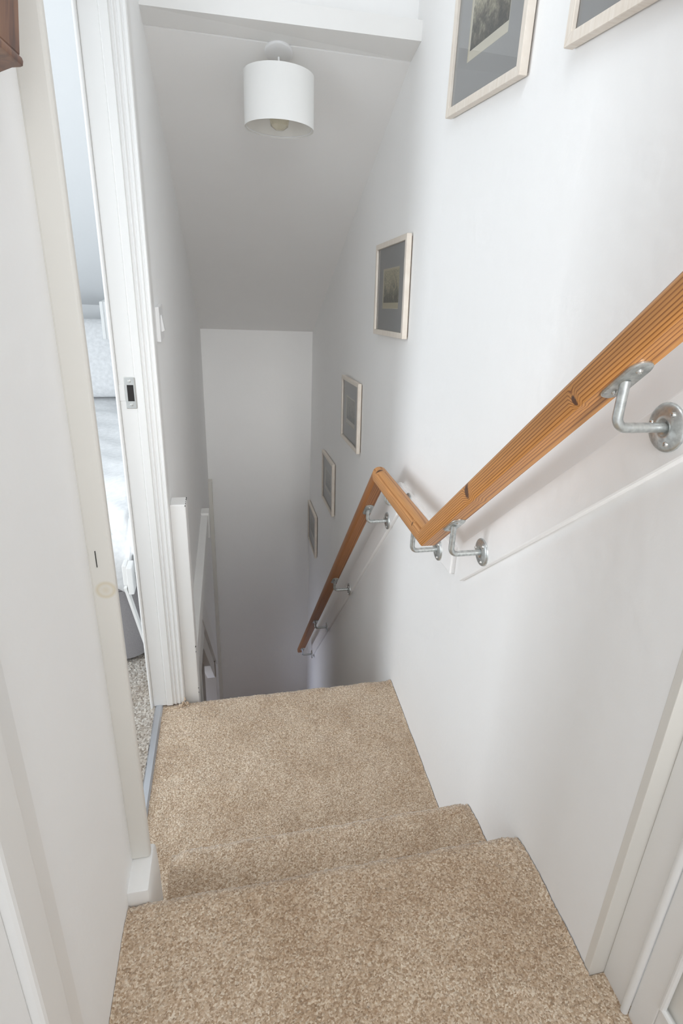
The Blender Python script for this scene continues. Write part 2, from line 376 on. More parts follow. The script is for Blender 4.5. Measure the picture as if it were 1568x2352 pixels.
carpet_grid('landing_carpet', [(0.86, 0.0)] + nosing(1.572, 0.0, 0.018) + [(1.555, -0.21)], -0.262, XR-0.0015, stair, cornerL=0.0)
carpet_grid('step_carpet', [(0.655, S1)] + nosing(0.898, S1, 0.020) + [(0.874, 0.0)], -0.160, XR-0.0015, stair, cornerL=0.014)
carpet_grid('step_carpet', [(-0.35, S2)] + nosing(0.692, S2, 0.020) + [(0.668, S1)], XN+0.0005, XR-0.0015, stair, cornerL=0.006)
for o in list(stair.children)[1:]: pass
bm = NB()
for k in range(60):
    u = random.random(); bmesh.ops.create_icosphere(bm, subdivisions=1, radius=random.uniform(0.0018, 0.0034), matrix=Matrix.Translation((-0.207+0.030*u, 1.5475+random.uniform(-0.004, 0.004), 0.002+random.random()*0.032*max(0.08, 1-abs(u-0.62)*2.6))))
o = bm_obj('frayed_carpet_edge', bm, M_CARPET, stair, True); o['kind'] = 'stuff'
# solid timber under the landing and the hidden lower flight
bm = NB(); box(bm, -0.255, XR-0.002, 0.87, 1.55, -0.20, -0.012)
bm_obj('landing_board', bm, M_AGED, stair)
bm = NB(); box(bm, -0.158, XR-0.002, 0.66, 0.868, 0.0, S1-0.012); box(bm, XN+0.004, XR-0.002, -0.35, 0.66, 0.0, S2-0.012)
bm_obj('step_carcass', bm, M_AGED, stair)
bm = NB(); box(bm, XR-0.002, 0.565, -0.35, 0.4445, S2-0.02, S2-0.003, 0.003); bm_obj('carpet_edge', bm, M_CARPET, stair)
for k in range(10):
    z = -0.205*(k+1); y0 = 1.555 + 0.187*k; bm = NB()
    prism(bm, [(y0-0.01, z-0.205)] + [(y0-0.01, z)] + nosing(y0+0.205, z, 0.018, 5) + [(y0+0.187, z-0.205)], 'x', -0.1435, XR-0.0015)
    bm_obj('step', bm, M_CARPET, stair, True)

def knot_stain(o):
    m = M_AGED.copy(); m.name = 'yellowed_woodwork_with_knot'; t = m.node_tree; b = t.nodes['Principled BSDF']
    src = b.inputs['Base Color'].links[0].from_socket
    tc = nd(t, 'ShaderNodeTexCoord'); d = nd(t, 'ShaderNodeVectorMath', operation='SUBTRACT'); d.inputs[1].default_value = (0.0570, -0.452, 0.938); t.links.new(tc.outputs['Object'], d.inputs[0])
    l = nd(t, 'ShaderNodeVectorMath', operation='LENGTH'); t.links.new(d.outputs[0], l.inputs[0])
    mr = nd(t, 'ShaderNodeMapRange'); mr.inputs[1].default_value = 0.0; mr.inputs[2].default_value = 0.02; t.links.new(l.outputs['Value'], mr.inputs[0])
    r = ramp(t, mr.outputs[0], [(0.0, (0.45, 0.45, 0.45)), (0.35, (0.15, 0.15, 0.15)), (0.55, (0.55, 0.55, 0.55)), (0.75, (0, 0, 0))])
    col = mix(t, r.outputs[0], (1, 1, 1), (0.62, 0.52, 0.33)); n = t.nodes[-1]
    t.links.new(src, n.inputs[6]); t.links.new(col, b.inputs['Base Color']); o.data.materials[0] = m
# ------------------------------------------------------------------ bedroom doorway (structure)
HD = 2.02
door = thing('door_1', 'white painted bedroom door frame left of the landing', None, (-0.24, 1.2, 0.0), None, 'structure')
YJ = 1.555
bm = NB(); box(bm, -0.286, -0.245, YJ, YJ+0.05, 0.004, HD, 0.002); bm_obj('door_lining', bm, M_GLOSS, door)
bm = NB(); box(bm, -0.2945, -0.286, YJ-0.008, YJ+0.045, -0.01, HD, 0.004, 3); bm_obj('door_stop', bm, M_GLOSS, door)
# moulded casing that closes the gap between lining and stairwell wall: stepped profile facing the viewer
prof = [(-0.2455, YJ+0.045), (-0.2455, YJ+0.001), (-0.243, YJ-0.002), (-0.2265, YJ-0.002), (-0.2255, YJ+0.003), (-0.2225, YJ+0.003)]
for k in range(7):
    a = k/6*PI; prof.append((-0.2205+0.0062*(k/6), YJ+0.003-0.0035*math.sin(a)))
prof += [(-0.2128, YJ+0.004), (-0.2105, YJ+0.004), (-0.208, YJ+0.0005), (-0.2035, YJ+0.0005), (-0.2015, YJ+0.004), (-0.1985, YJ+0.004), (-0.1965, YJ+0.000), (-0.1915, YJ+0.000), (-0.1895, YJ+0.004), (-0.1890, YJ+0.045)]
bm = NB(); prism(bm, prof, 'z', 0.004, HD); bm_obj('moulded_casing', bm, M_GLOSS, door)
# near casing: its edge faces the viewer
bm = NB(); box(bm, XN-0.002, -0.1695, 0.748, 0.763, 0.391, HD, 0.004, 3); o = bm_obj('near_casing', bm, M_AGED, door); o['label'] = 'yellowed near casing with a knot showing through'
knot_stain(o)
bm = NB(); box(bm, -0.1905, -0.1895, 0.7472, 0.7485, 0.975, 1.000); bm_obj('paint_crack', bm, M_DARK, door)
bm = NB(); box(bm, -0.33, XN-0.002, 0.785, 0.862, 0.0, HD, 0.002); bm_obj('near_lining', bm, M_GLOSS, door)
bm = NB(); box(bm, -0.33, -0.170, 0.785, 1.60, HD, HD+0.05); bm_obj('head_lining', bm, M_GLOSS, door)
bm = NB(); prism(bm, [(0.690, 0.21), (0.690, 0.391), (0.762, 0.391), (0.778, 0.386), (0.787, 0.372), (0.796, 0.30), (0.796, 0.21)], 'x', XN-0.002, -0.1665, 0.004)
bm_obj('plinth_block', bm, M_GLOSS, door, True)
bm = NB(); box(bm, XN-0.13, XN-0.001, 0.785, 0.862, -0.02, 0.391); bm_obj('wall_stub', bm, M_WALL, door)
# aluminium carpet threshold strip
bm = NB(); prism(bm, [(-0.281, -0.012), (-0.281, 0.004), (-0.277, 0.008), (-0.262, 0.008), (-0.257, 0.003), (-0.257, -0.012)], 'y', 0.86, YJ+0.02)
bm_obj('threshold_strip', bm, M_ALU, door)
# strike plate
sp_ = NB(); box(sp_, -0.2715, -0.2455, YJ-0.0025, YJ+0.001, 0.988, 1.070, 0.0015)
sp = bm_obj('strike_plate', sp_, M_STEEL, door)
bm = NB(); box(bm, -0.2655, -0.2500, YJ-0.0032, YJ-0.0020, 1.008, 1.050); bm_obj('latch_hole', bm, M_DARK, sp)
bm = NB(); box(bm, -0.2860, -0.2715, YJ-0.0020, YJ+0.001, 1.008, 1.050, 0.0015); bm_obj('strike_lip', bm, M_GLOSS, sp)
for z in (1.060, 0.998):
    bm = NB(); lathe(bm, [(0, 0.0010), (0.0012, 0.0002), (0.0018, 0.0016), (0.0036, 0.0013), (0.0040, 0.0)], (-0.2585, YJ-0.0025, z), (0, -1, 0), 16); bm_obj('screw', bm, M_STEEL, sp, True)

# newel post beside the casing and the boxed ledge behind it
nw = thing('newel_post', 'white square post with chipped top edge between doorway casing and stairs', 'post', (-0.165, 1.59, -0.4))
bm = NB(); box(bm, XL+0.0005, -0.146, 1.578, 1.637, -0.60, 0.700, 0.003); bm_obj('post', bm, M_GLOSS, nw)
bm = NB()
for (x, y, z, s) in ((-0.1475, 1.5785, 0.696, 0.0022), (-0.1468, 1.588, 0.699, 0.0018), (-0.1470, 1.600, 0.7, 0.0014), (-0.1466, 1.615, 0.7, 0.0022), (-0.1466, 1.628, 0.6995, 0.0025), (-0.1462, 1.580, 0.205, 0.0028), (-0.1462, 1.580, 0.185, 0.0022), (-0.1462, 1.579, 0.04, 0.002), (-0.1462, 1.579, 0.022, 0.002)):
    bmesh.ops.create_icosphere(bm, subdivisions=1, radius=s, matrix=Matrix.Translation((x, y, z)) @ Matrix.Diagonal((0.6, 1, 1.3, 1)))
o = bm_obj('paint_chip', bm, M_DARK, nw); o['kind'] = 'stuff'
lg = thing('trim_2', 'white boxed ledge along the left stairwell wall behind the post', None, (-0.17, 2.3, 0.05), None, 'structure')
bm = NB(); box(bm, XL-0.001, -0.156, 1.66, 2.86, -0.02, 0.075, 0.003); bm_obj('ledge', bm, M_GLOSS, lg)
bm = NB(); box(bm, XL-0.001, -0.150, 2.86, 2.93, -0.06, 0.085, 0.003); bm_obj('end_block', bm, M_GLOSS, lg)
bm = NB(); box(bm, XL-0.001, -0.166, 3.735, YF-0.001, -2.45, -0.082, 0.003); bm_obj('corner_boxing', bm, M_AGED, lg)
ss = thing('trim_3', 'white sloping board over a dark gap low on the left', None, (-0.19, 2.9, -0.8), None, 'structure')
bm = NB(); prism(bm, [(2.45, -0.12), (3.55, -1.306), (3.55, -1.45), (2.45, -0.29)], 'x', XL-0.03, XL+0.006, 0.002); bm_obj('sloping_board', bm, M_GLOSS, ss)
bm = NB(); prism(bm, [(2.45, -0.30), (3.42, -1.33), (3.42, -1.46), (2.45, -0.43)], 'x', XL-0.06, XL-0.008, 0.002); bm_obj('lower_board', bm, M_AGED, ss)
bm = NB(); box(bm, XL-0.03, XL+0.002, 2.20, 2.245, -2.45, -0.30, 0.002); bm_obj('side_post', bm, M_GLOSS, ss)

bm = NB(); prism(bm, [(2.21, -2.45), (2.21, -0.20), (2.45, -0.30), (3.0, -0.90), (3.0, -2.45)], 'x', XL-0.055, XL-0.045); bm_obj('shade_panel', bm, M_DIMMED, ss)  # added panel, the opening's shade put into its colour
bm = NB(); box(bm, XL-0.102, XL-0.001, 3.405, 3.4195, -2.45, -1.31); bm_obj('shade_strip', bm, M_DIMMED, ss)  # added strip painting shade over a brightly lit wall edge
# light switch on the stairwell wall (only its edge shows)
sw = thing('light_switch', 'white rocker light switch beside the moulded door casing', 'switch', (XL, 1.665, 1.2))
bm = NB(); box(bm, XL, XL+0.010, 1.612, 1.700, 1.150, 1.238, 0.002); bm_obj('switch_plate', bm, M_PLASTIC, sw)
bm = NB(); prism(bm, [(XL+0.009, 1.172), (XL+0.017, 1.176), (XL+0.012, 1.214), (XL+0.009, 1.216)], 'y', 1.645, 1.668); bm_obj('rocker', bm, M_PLASTIC, sw)

# near-left frame trim, right cupboard
t4 = thing('trim_4', 'white stepped frame trim at the near left edge', None, (-0.2, 0.42, 0.37), None, 'structure')
bm = NB(); box(bm, XN-0.05, XN+0.011, 0.383, 0.430, S2-0.01, 2.42, 0.003); bm_obj('outer_band', bm, M_GLOSS, t4)
bm = NB(); box(bm, XN-0.05, XN+0.022, 0.338, 0.383, S2-0.01, 2.42, 0.004); bm_obj('inner_band', bm, M_GLOSS, t4)
bm = NB(); box(bm, XN-0.11, XN+0.012, -0.5, 0.338, S2-0.01, 2.42, 0.002); bm_obj('side_board', bm, M_WALL, t4)
d2 = thing('door_2', 'white panelled cupboard door at the lower right edge', None, (0.53, 0.2, 0.37), None, 'structure')
XD = 0.534
bm = NB(); box(bm, XR-0.0005, XD+0.03, 0.4445, 0.458, S2-0.01, 2.42, 0.001); bm_obj('reveal', bm, M_AGED, d2)
bm = NB(); box(bm, XD, XD+0.03, 0.396, 0.4445, S2-0.01, 2.42, 0.002); bm_obj('door_frame', bm, M_GLOSS, d2)
bm = NB(); tube(bm, [(XD-0.001, 0.392, S2+0.0), (XD-0.001, 0.392, 2.42)], 0.0055, 12); bm_obj('edge_bead', bm, M_GLOSS, d2, True)
bm = NB(); box(bm, XD+0.003, XD+0.03, 0.350, 0.388, S2-0.01, 2.42, 0.002); bm_obj('door_stile', bm, M_GLOSS, d2)
bm = NB(); box(bm, XD+0.003, XD+0.03, -0.4, 0.350, S2-0.01, 0.462, 0.002); bm_obj('bottom_rail', bm, M_GLOSS, d2)
bm = NB(); tube(bm, [(XD+0.004, 0.347, 0.463), (XD+0.004, 0.347, 2.42)], 0.0045, 10); tube(bm, [(XD+0.004, 0.347, 0.465), (XD+0.004, -0.4, 0.465)], 0.0045, 10); bm_obj('panel_bead', bm, M_GLOSS, d2, True)
bm = NB(); box(bm, XD+0.012, XD+0.03, -0.4, 0.348, 0.463, 2.42); bm_obj('door_panel', bm, M_AGED, d2)

# ------------------------------------------------------------------ handrail
P0 = Vector((0.422, 0.25, 1.361+0.907*0.245)); J1 = Vector((0.422, 1.113, 0.801)); J2 = Vector((0.422, 1.575, 0.775)); P3 = Vector((0.422, 3.545, -1.386))
PINE_L, PINE_D = (0.62, 0.295, 0.090), (0.28, 0.095, 0.022)
hr = thing('handrail', 'varnished pine handrail in three mitred lengths along the right wall', 'handrail', (0.422, 1.35, 0.79))
def section():
    R = 0.0232; out = []
    for k in range(28):
        a = 2*PI*k/28; u, v = R*math.cos(a), R*math.sin(a)
        e = 3.2 if v < 0 else 2.2
        s = (abs(math.cos(a))**e+abs(math.sin(a))**e)**(-1/e)
        u, v = R*s*math.cos(a), R*s*math.sin(a)
        v = max(v, -0.0205); out.append((u, v))
    return out
def rail(a, b, ta, tb, m):
    """local X runs along the rail, Y is across (towards the wall), Z is up; ends cut for the mitre"""
    d = (b-a); L = d.length; ex = d.normalized(); ey = Vector((1, 0, 0)); ez = ex.cross(ey); 
    if ez.z < 0: ez = -ez; ey = ez.cross(ex)
    bm = NB(); sec = section(); N = 40; rings = []
    for i in range(N+1):
        f = i/N; rings.append([bm.verts.new((-L/2 + L*f + (ta*v*(1-f)**8 + tb*v*f**8), u, v)) for u, v in sec])
    n = len(sec)
    for p, q in zip(rings, rings[1:]):
        for k in range(n): bm.faces.new((p[k], p[(k+1) % n], q[(k+1) % n], q[k]))
    bm.faces.new(rings[0][::-1]); bm.faces.new(rings[-1])
    bmesh.ops.recalc_face_normals(bm, faces=bm.faces)
    me = bpy.data.meshes.new('rail'); bm.to_mesh(me); bm.free()
    o = link('rail', me, m, hr, True, 40)
    Mx = Matrix((ex, ey, ez)).transposed().to_4x4(); Mx.translation = (a+b)/2 - ORG[hr.name]
    o.matrix_local = Mx
    return o, ex
e1, e2, e3 = (J1-P0).normalized(), (J2-J1).normalized(), (P3-J2).normalized()
def half(a, b):   # signed half turn between two directions in the y-z plane
    return math.tan((math.atan2(b.z, b.y)-math.atan2(a.z, a.y))/2)
h1, h2 = half(e1, e2), half(e2, e3)
L1 = (J1-P0).length
m1 = wood_knotted('pine_upper', PINE_L, PINE_D, [(L1/2-(J1.y-0.884)/e1.y, 0.0225, 0.002, 0.0165), (L1/2-(J1.y-0.618)/e1.y, 0.0215, -0.012, 0.0075)])
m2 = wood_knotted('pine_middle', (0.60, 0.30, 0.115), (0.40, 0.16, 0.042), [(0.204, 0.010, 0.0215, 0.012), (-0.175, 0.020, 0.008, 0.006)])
m3 = wood_knotted('pine_lower_dimmed', (0.40, 0.165, 0.05), (0.22, 0.075, 0.02), [(-0.95, 0.022, 0.0, 0.006), (0.1, 0.02, 0.01, 0.006)])  # same pine, darkened to carry the low light down the stairs
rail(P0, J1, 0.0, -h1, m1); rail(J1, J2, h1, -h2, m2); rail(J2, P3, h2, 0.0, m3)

# boards behind the brackets, screwed to the wall
def board(pts, label):
    bm = NB(); prism(bm, pts, 'x', XR-0.0125, XR+0.001, 0.0035)
    return tag(bm_obj('handrail_backing_board', bm, M_WALL, None, False), label, 'board', 'handrail backing boards')
board([(1.084, 0.793), (0.447, 1.362), (0.447, 1.264), (1.076, 0.698)], 'white sloping board behind the upper length of handrail')
board([(1.132, 0.757), (1.132, 0.683), (1.60, 0.655), (1.60, 0.737)], 'white level board behind the short middle length of handrail')
board([(1.612, 0.735), (3.56, -1.395), (3.56, -1.500), (1.612, 0.620)], 'white sloping board behind the long lower length of handrail')

# ------------------------------------------------------------------ brackets
def bracket(y, z, slope_dir, label, xw=XR-0.0125):
    """wall plate centred at (xw, y, z); arm out to the rail, elbow, up to a saddle plate under the rail"""
    t = thing('handrail_bracket', label, 'bracket', (xw, y, z), 'handrail brackets')
    bm = NB(); lathe(bm, [(0.0295, 0.0), (0.0295, 0.0022), (0.0283, 0.0040), (0.0255, 0.0052), (0.0215, 0.0060), (0.0155, 0.0072), (0.0118, 0.0078), (0.0100, 0.0068), (0.0085, 0.0050), (0.0, 0.0048)], (xw, y, z), (-1, 0, 0), 36)
    bm_obj('wall_plate', bm, M_GALV, t, True, 50)
    wp = t.children[-1]
    for a in (90+30, 210+30, 330+30):
        py, pz = y+0.0205*math.cos(math.radians(a)), z+0.0205*math.sin(math.radians(a))
        b2 = NB(); lathe(b2, [(0, 0.0072), (0.0009, 0.0068), (0.0014, 0.0086), (0.0028, 0.0082), (0.0037, 0.0062), (0.0037, 0.0040)], (xw, py, pz), (-1, 0, 0), 14)
        bm_obj('screw', b2, M_STEEL, wp, True)
    ex = Vector((0, slope_dir.y, slope_dir.z)).normalized()
    nrm = Vector((0, -ex.z, ex.y)); nrm = nrm if nrm.z > 0 else -nrm
    # rail line point at this y
    c = RAILPT(y); bot = c - nrm*0.0207
    # saddle centre: keep it under the rail a bit up the slope so that the arm stands plumb beneath it
    xs = 0.424; r = 0.014
    pts = [(xw-0.004, y, z)]
    pts += [(xs+r, y, z)]
    for k in range(1, 8):
        a = k/8*PI/2; pts.append((xs+r-r*math.sin(a), y, z+r-r*math.cos(a)))
    pts += [(xs, y, z+r), (xs, y, bot_at(y)-0.001)]
    bm = NB(); tube(bm, pts, 0.0060, 16); bm_obj('arm', bm, M_GALV, t, True, 50)
    # saddle plate: stadium outline lying on the flat underside of the rail
    sc = Vector((xs, y, bot_at(y)))
    bm = NB(); n = 10; out = []
    for s, a0 in ((1, -PI/2), (-1, PI/2)):
        for k in range(n+1):
            a = a0 + PI*k/n; out.append((s*0.0235 + 0.0145*math.cos(a), 0.0145*math.sin(a)))
    ring = []
    for sc_, dn in ((1.0, 0.0), (1.0, 0.002), (0.9, 0.0036)):
        ring.append([bm.verts.new(sc + ex*(u*(1 if sc_ == 1 else 0.95)) + Vector((1, 0, 0))*(v*sc_) - nrm*dn) for u, v in out])
    m_ = len(out)
    for p, q in zip(ring, ring[1:]):
        for k in range(m_): bm.faces.new((p[k], p[(k+1) % m_], q[(k+1) % m_], q[k]))
    bm.faces.new(ring[-1]); bm.faces.new(ring[0][::-1])
    sd = bm_obj('saddle', bm, M_GALV, t, True, 40)
    for s in (1, -1):
        b2 = NB(); lathe(b2, [(0, 0.0042), (0.0009, 0.0038), (0.0014, 0.0060), (0.0028, 0.0057), (0.0042, 0.0038), (0.0042, 0.003)], sc+ex*(0.0225*s), tuple(-nrm), 14)
        bm_obj('screw', b2, M_STEEL, sd, True)
    return t
def seg_at(y): return (P0, J1) if y < J1.y else ((J1, J2) if y < J2.y else (J2, P3))
def RAILPT(y):
    a, b = seg_at(y); return a + (b-a)*((y-a.y)/(b.y-a.y))
def bot_at(y):
    a, b = seg_at(y); e = (b-a).normalized(); return RAILPT(y).z - 0.0207/abs(e.y)
for (y, z, lab) in ((0.556, 1.222, 'galvanised bracket nearest the viewer under the upper pine rail, at the right edge'),
                    (0.978, 0.828, 'galvanised bracket at the foot of the upper pine rail, fully in view'),
                    (1.222, 0.705, 'galvanised bracket half hidden under the near end of the middle rail'),
                    (1.492, 0.716, 'galvanised bracket mostly hidden behind the far end of the middle rail'),
                    (1.705, 0.556, 'galvanised bracket at the top of the long lower rail'),
                    (2.262, -0.062, 'second galvanised bracket down the long lower rail'),
                    (2.830, -0.680, 'third galvanised bracket down the long lower rail'),
                    (3.430, -1.345, 'dark little bracket at the bottom end of the lower rail')):
    a, b = seg_at(y); bracket(y, z, (b-a).normalized(), lab)

# ------------------------------------------------------------------ framed prints
def framed(name, cy_, cz_, tilt, label, pm, W=0.370, H=0.290, xf=0.489, lean=0.0):
    """local X runs along the wall away from the viewer (+y), local Y up, local Z out into the room"""
    rootp = thing(name, label, 'picture', (XR-0.001, cy_, cz_), 'framed prints up the stair wall')
    D = XR - xf; fw = 0.0165
    rootp.matrix_world = Matrix(((0, 0, -1, XR-0.0008), (-1, 0, 0, cy_), (0, 1, 0, cz_), (0, 0, 0, 1)))
    rootp.rotation_euler = (PI/2 + lean, 0, -PI/2)
    rootp.rotation_mode = 'QUATERNION'
    base = Matrix(((0, 0, -1), (-1, 0, 0), (0, 1, 0)))           # columns: local X -> -y, local Y -> z, local Z -> -x
    rootp.rotation_quaternion = (Matrix.Rotation(math.radians(tilt), 3, 'X') @ base).to_quaternion()
    def part(nm, bm, m, par=rootp):
        bmesh.ops.recalc_face_normals(bm, faces=bm.faces)
        me = bpy.data.meshes.new(nm); bm.to_mesh(me); bm.free(); return link(nm, me, m, par)
    # four mitred rails
    for (ax, s) in (('h', 1), ('h', -1), ('v', 1), ('v', -1)):
        bm = NB(); L, O = (W, H) if ax == 'h' else (H, W)
        vs = []
        for (l, o, zz) in ((L/2, O/2, 0.003), (L/2-fw, O/2-fw, 0.003), (L/2-fw, O/2-fw, D), (L/2, O/2, D)):
            vs.append([bm.verts.new((e*l, s*o, zz) if ax == 'h' else (s*o, e*l, zz)) for e in (-1, 1)])
        for k in range(4): bm.faces.new((vs[k][0], vs[k][1], vs[(k+1) % 4][1], vs[(k+1) % 4][0]))
        bm.faces.new([v[0] for v in vs]); bm.faces.new([v[1] for v in vs][::-1])
        bmesh.ops.bevel(bm, geom=list(bm.edges), offset=0.0007, segments=1, affect='EDGES')
        part('frame_rail', bm, M_FRAME)
    bm = NB(); box(bm, -W/2+0.006, W/2-0.006, -H/2+0.006, H/2-0.006, 0.0, 0.004); part('backing', bm, M_BACK)
    # mount card with a window; bevel of the window in cream
    pw, ph = 0.196, 0.124; dy = 0.002
    i0, i1, j0, j1 = -pw/2, pw/2, -ph/2+dy, ph/2+dy
    a, b_ = W/2-fw+0.001, H/2-fw+0.001
    bm = NB(); o4 = [(-a, -b_), (a, -b_), (a, b_), (-a, b_)]; in4 = [(i0, j0), (i1, j0), (i1, j1), (i0, j1)]
    O_ = [bm.verts.new((*p, 0.0105)) for p in o4]; I_ = [bm.verts.new((*p, 0.0105)) for p in in4]; Ob = [bm.verts.new((*p, 0.008)) for p in o4]
    for k in range(4):
        bm.faces.new((O_[k], O_[(k+1) % 4], I_[(k+1) % 4], I_[k])); bm.faces.new((Ob[k], Ob[(k+1) % 4], O_[(k+1) % 4], O_[k]))
    mt = part('mount', bm, M_MOUNT)
    bm = NB(); e = 0.0022
    I2 = [bm.verts.new((*p, 0.0105)) for p in in4]; J2_ = [bm.verts.new((x-e*(1 if x > 0 else -1), y-e*(1 if y > (j0+j1)/2 else -1), 0.0085)) for x, y in in4]
    for k in range(4): bm.faces.new((I2[k], I2[(k+1) % 4], J2_[(k+1) % 4], J2_[k]))
    part('mount_bevel', bm, M_BEVEL, mt)
    bm = NB(); vs = [bm.verts.new((x, y-dy, 0.0)) for x, y in in4]; bm.faces.new(vs)
    pr = part('print', bm, pm); pr.location = (0, dy, 0.0086)
    bm = NB(); vs = [bm.verts.new((x, y, 0.0118)) for x, y in o4]; bm.faces.new(vs); part('glass', bm, M_GLASS)
    return rootp
PAPER = (0.66, 0.60, 0.44)
inkA = [(0.52, 0.50, 0.40), (0.36, 0.33, 0.25), (0.16, 0.15, 0.12), (0.085, 0.08, 0.072)]
inkB = [(0.62, 0.57, 0.41), (0.50, 0.46, 0.33), (0.30, 0.28, 0.205), (0.19, 0.18, 0.13)]
inkC = [(0.40, 0.385, 0.34), (0.34, 0.33, 0.29), (0.24, 0.23, 0.205), (0.17, 0.165, 0.15)]
pmA = print_mat('print_rocky_glen', 3.1, (0.74, 0.70, 0.60), inkA); pmB = print_mat('print_trees', 7.4, PAPER, inkB); pmC = print_mat('print_grey', 11.7, (0.55, 0.53, 0.46), inkC)
framed('framed_print', 0.755, 1.832, 0.0, 'framed print highest on the wall, cut off at the top right corner', pmC)
framed('framed_print', 1.268, 1.832, 0.0, 'large-looking framed print of a dark rocky scene, second from the top right', pmA)
framed('framed_print', 1.868, 1.294, -5.0, 'framed print of trees on cream paper hanging above the bend of the handrail', pmB)
framed('framed_print', 2.420, 0.745, -5.5, 'third framed print up from the foot of the stairs, just above the handrail', pmC)
framed('framed_print', 2.965, 0.200, -6.0, 'second framed print up from the foot of the stairs, grey and steeply foreshortened', pmC)
framed('framed_print', 3.560, -0.380, -5.0, 'lowest framed print, seen almost edge-on near the far corner', pmC)

# ------------------------------------------------------------------ pendant light
LX, LY = 0.147, 1.868
pl = thing('pendant_light', 'white linen drum pendant light hanging from the sloping ceiling behind the beam', 'light', (LX, LY, 1.86))
ns = Vector((0, -0.503, -1)).normalized()
bm = NB(); lathe(bm, [(0, 0.0085), (0.020, 0.0085), (0.034, 0.0070), (0.0372, 0.004), (0.0375, -0.002)], (LX, 1.872, slope_z(1.872)), tuple(ns), 40); bm_obj('ceiling_rose', bm, M_PLASTIC, pl, True, 50)
bm = NB(); tube(bm, [(LX, 1.876, slope_z(1.876)-0.009), (LX, 1.875, 1.855), (LX, LY+0.008, 1.812)], 0.0028, 10); bm_obj('cord', bm, M_PLASTIC, pl, True)
def linen():
    m, t, b = mat('white_linen', (0.80, 0.80, 0.785), 0.9)
    tc = nd(t, 'ShaderNodeTexCoord')
    mp = nd(t, 'ShaderNodeMapping'); mp.inputs['Scale'].default_value = (420, 420, 30); t.links.new(tc.outputs['Object'], mp.inputs[0])
    n = nd(t, 'ShaderNodeTexNoise', Scale=1.0, Detail=3.0); t.links.new(mp.outputs[0], n.inputs['Vector'])
    mp2 = nd(t, 'ShaderNodeMapping'); mp2.inputs['Scale'].default_value = (25, 25, 500); t.links.new(tc.outputs['Object'], mp2.inputs[0])
    n2 = nd(t, 'ShaderNodeTexNoise', Scale=1.0, Detail=3.0); t.links.new(mp2.outputs[0], n2.inputs['Vector'])
    a = nd(t, 'ShaderNodeMath', operation='ADD'); t.links.new(n.outputs[0], a.inputs[0]); t.links.new(n2.outputs[0], a.inputs[1])
    r = ramp(t, a.outputs[0], [(0.35, (0.74, 0.74, 0.725)), (0.65, (0.82, 0.82, 0.805))]); t.links.new(r.outputs[0], b.inputs['Base Color'])
    mr = nd(t, 'ShaderNodeMath', operation='MULTIPLY'); mr.inputs[1].default_value = 0.5; t.links.new(a.outputs[0], mr.inputs[0])
    bump(t, b, mr.outputs[0], 0.001, 0.4)
    b.inputs['Transmission Weight'].default_value = 0.0
    return m
M_LINEN = linen()
R_S, Z0, Z1 = 0.0945, 1.6985, 1.828
TILT = Matrix.Translation((LX, LY, 1.812)) @ Matrix.Rotation(math.radians(-5.0), 4, 'X') @ Matrix.Translation((-LX, -LY, -1.812))
def tilted(bm): bmesh.ops.transform(bm, matrix=TILT, verts=bm.verts); return bm
bm = NB(); lathe(bm, [(R_S-0.0012, Z0), (R_S, Z0), (R_S, Z1), (R_S-0.0012, Z1), (R_S-0.0012, Z0)], (LX, LY, 0), (0, 0, 1), 64); sh = bm_obj('lampshade', tilted(bm), M_LINEN, pl, True, 40)
bm = NB(); lathe(bm, [(R_S-0.0014, Z0+0.001), (R_S-0.0030, Z0+0.001), (R_S-0.0030, Z1-0.001), (R_S-0.0014, Z1-0.001)], (LX, LY, 0), (0, 0, 1), 64); bm_obj('shade_lining', tilted(bm), M_SHADEIN, sh, True, 40)
bm = NB()
for z in (Z0+0.004, Z1-0.004):
    tube(bm, [(LX+(R_S-0.004)*math.cos(a), LY+(R_S-0.004)*math.sin(a), z) for a in np.linspace(0, 2*PI, 49)], 0.0016, 6, False)
for a in (0.5, 0.5+2*PI/3, 0.5+4*PI/3):
    tube(bm, [(LX+0.012*math.cos(a), LY+0.012*math.sin(a), 1.795), (LX+(R_S-0.004)*math.cos(a), LY+(R_S-0.004)*math.sin(a), Z1-0.004)], 0.0012, 6)
bm_obj('shade_ring', tilted(bm), M_PLASTIC, sh, True)
bm = NB(); lathe(bm, [(0.0, 1.812), (0.006, 1.812), (0.014, 1.80), (0.016, 1.775), (0.014, 1.765), (0, 1.765)], (LX, LY, 0), (0, 0, 1), 24); bm_obj('lamp_holder', tilted(bm), M_PLASTIC, pl, True)
mb, tb, bb = mat('bulb_glass', (0.85, 0.80, 0.66), 0.1); bb.inputs['Transmission Weight'].default_value = 0.7
bm = NB(); lathe(bm, [(0.012, 1.766), (0.014, 1.755), (0.022, 1.74), (0.027, 1.722), (0.024, 1.706), (0.012, 1.697), (0, 1.695)], (LX, LY, 0), (0, 0, 1), 28); bm_obj('bulb', tilted(bm), mb, pl, True)

